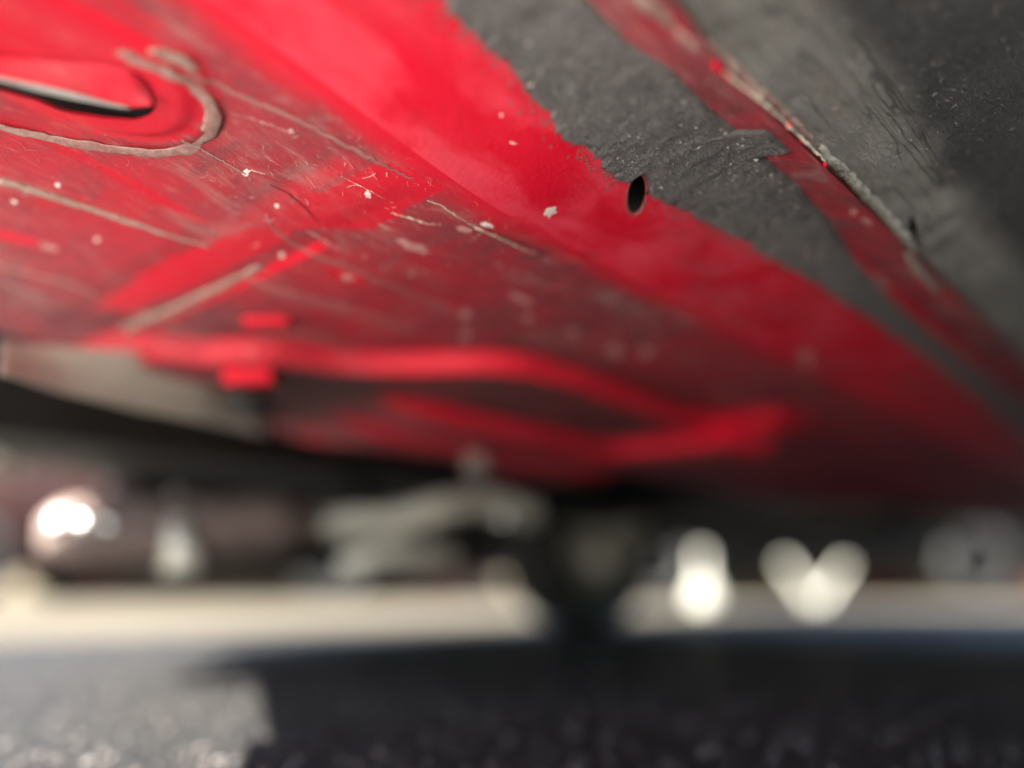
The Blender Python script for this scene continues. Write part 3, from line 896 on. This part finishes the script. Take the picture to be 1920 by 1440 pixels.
PLASTIC = M_plain('black_plastic', (.010, .010, .010), (.014, .014, .014), 9, .8, 0, 0, .002, .15)
def far_car(name, label, D, l, rz, paint, L=4.1):
    root = bpy.data.objects.new(name, None); COL.objects.link(root)
    root.location = fwd(D, l); root.rotation_euler = (0, 0, rz)
    tag(root, label, 'car', 'cars parked beyond the red car')
    st = [(-L / 2, .45, .30, .70), (-L / 2 + .12, .24, .30, .82), (-1.2, .20, .30, .92), (-.7, .19, .30, .97), (0, .19, .30, .98), (.9, .20, .30, .97), (1.5, .22, .30, .93), (L / 2 - .1, .28, .30, .84), (L / 2, .42, .30, .68)]
    V = []; m = 10
    for (x, zb, _, zt) in st:
        e = .80 if abs(x) < L / 2 - .05 else .66
        for (y, z) in ((-.5 * e, zb), (-.92 * e, zb + .04), (-1.03 * e, zb + .22), (-1.03 * e, zt - .12), (-.95 * e, zt), (.95 * e, zt), (1.03 * e, zt - .12), (1.03 * e, zb + .22), (.92 * e, zb + .04), (.5 * e, zb)): V.append((x, y, z))
    n = len(st)
    Fc = [(i * m + j, i * m + (j + 1) % m, (i + 1) * m + (j + 1) % m, (i + 1) * m + j) for i in range(n - 1) for j in range(m)]
    Fc += [tuple(range(m)), tuple((n - 1) * m + j for j in range(m - 1, -1, -1))]
    mesh_obj('body', V, Fc, paint, root)
    V = []; m = 6
    cab = [(-1.05, .94, .95, .76), (-.45, .96, 1.40, .62), (.75, .96, 1.42, .62), (1.45, .93, 1.0, .74)]
    for (x, z0, z1, w) in cab: V += [(x, -.78, z0), (x, -w, z1 - .05), (x, -w * .8, z1), (x, w * .8, z1), (x, w, z1 - .05), (x, .78, z0)]
    Fc = [(i * m + j, i * m + j + 1, (i + 1) * m + j + 1, (i + 1) * m + j) for i in range(3) for j in range(m - 1)]
    Fc += [tuple(range(m)), tuple(3 * m + j for j in range(m - 1, -1, -1))]
    mesh_obj('cabin_glass', V, Fc, GLASS, root)
    for sx in (-1.28, 1.25):
        for sy in (-.74, .74):
            w = bpy.data.objects.new('wheel', None); COL.objects.link(w); w.parent = root; w.location = (sx, sy, .30)
            for o in wheel(Vector((0, 0, 0)), .30, .19, 0 if sy > 0 else math.pi, None):
                o.parent = w
                if o.name.startswith('rim'): o.data.materials[0] = PLASTIC
    for sy in (-.6, .6):
        bm = bmesh.new(); bmesh.ops.create_uvsphere(bm, u_segments=18, v_segments=10, radius=1, matrix=Matrix.Translation((-L / 2 + .13, sy, .62)) @ Matrix.Diagonal((.13, .17, .08, 1)))
        o = bm_obj('headlight', bm, LENS, root, True)
    bm = bmesh.new(); box(bm, (-L / 2 + .02, 0, .42), (.10, 1.3, .10), 0, .03); bm_obj('bumper', bm, PLASTIC, root, True)
    return root
VF = YAW - math.pi / 2
far_car('hatchback', 'dark red hatchback parked far left beyond the floor pan', 6.6, -2.6, VF + .1, M_plain('faded_red_paint', (.022, .008, .008), (.03, .012, .011), 3, .85, 0, 0, .002, .1))
far_car('estate_car', 'dark plum car parked far right, nearest the frame edge', 7.4, 6.6, VF + .9, M_plain('plum_paint', (.016, .011, .014), (.02, .015, .018), 3, .8, 0, 0, .002, .1))
far_car('saloon_car', 'charcoal car side on just right of the far wheel', 7.0, 2.3, VF + .06, M_plain('charcoal_paint', (.010, .010, .011), (.014, .014, .015), 3, .8, 0, 0, .002, .1))

WHITE = M_plain('white_post_paint', (.36, .35, .30), (.43, .42, .36), 9, .6)
def highlight_post(label, px, D, hgt, rad, base_r, lean=0.0):  # pale posts added to stand in for bright blurred highlights
    p = at_depth(px, 1100, D); root = bpy.data.objects.new('highlight_post', None); COL.objects.link(root); root.location = (p.x, p.y, -.008); root.rotation_euler = (0, lean, YAW - math.pi / 2)
    tag(root, label, 'post', 'white posts added as highlights')
    for nm, prof in (('post', [(rad, .05), (rad, hgt - rad), (rad * .8, hgt - rad * .4), (.001, hgt)]), ('base', [(base_r, 0), (base_r, .04), (base_r * .8, .10), (rad * 1.02, .17)])):
        V = []; Fc = []; S = 20; m = len(prof)
        for k in range(S):
            a = 2 * math.pi * k / S
            V += [(r * math.cos(a), r * math.sin(a), z) for r, z in prof]
        for k in range(S):
            for j in range(m - 1): Fc.append((k * m + j, ((k + 1) % S) * m + j, ((k + 1) % S) * m + j + 1, k * m + j + 1))
        mesh_obj(nm, V, Fc, WHITE, root)
highlight_post('brightest white post on a broad foot, added as a highlight nearest the wheel', 1320, 5.6, .36, .030, .10)
highlight_post('white post leaning left, added as a highlight, middle one of three', 1525, 5.9, .36, .030, .05, -.60)
highlight_post('white post leaning right, added as a highlight, rightmost of three', 1536, 6.1, .36, .026, .04, .66)

# hedge behind everything
def hedge():
    V = []; Fc = []
    for i in range(5200):
        l = -9 + 18 * rnd.random(); d = 9.2 + 1.4 * rnd.random(); z = 2.6 * rnd.random() ** .9
        d += .35 * math.sin(l * 2.3) + .2 * math.sin(z * 4 + l)
        c = fwd(d, l, z); s = .09 + .08 * rnd.random()
        u = Vector((rnd.gauss(0, 1), rnd.gauss(0, 1), rnd.gauss(0, 1))).normalized(); v = u.orthogonal().normalized()
        b = len(V)
        V += [c + u * s, c + v * s * .5, c - u * s, c - v * s * .5]
        Fc.append((b, b + 1, b + 2, b + 3))
    root = bpy.data.objects.new('hedge', None); COL.objects.link(root)
    tag(root, 'tall dark green hedge behind the low wall', 'hedge')
    mesh_obj('foliage', V, Fc, M_plain('hedge_leaves', (.02, .03, .012), (.05, .06, .025), 4, .6), root, False)['kind'] = 'stuff'
    bm = bmesh.new(); box(bm, fwd(10.4, 0, 1.2), (17.6, .5, 2.4), YAW - math.pi / 2)
    bmesh.ops.subdivide_edges(bm, edges=bm.edges, cuts=14, use_grid_fill=True)
    for vv in bm.verts: vv.co += Vector((rnd.gauss(0, .06), rnd.gauss(0, .06), rnd.gauss(0, .08)))
    bm_obj('twigs', bm, M_plain('hedge_twigs', (.02, .018, .012), (.035, .03, .02), 4, .8), root)
hedge()
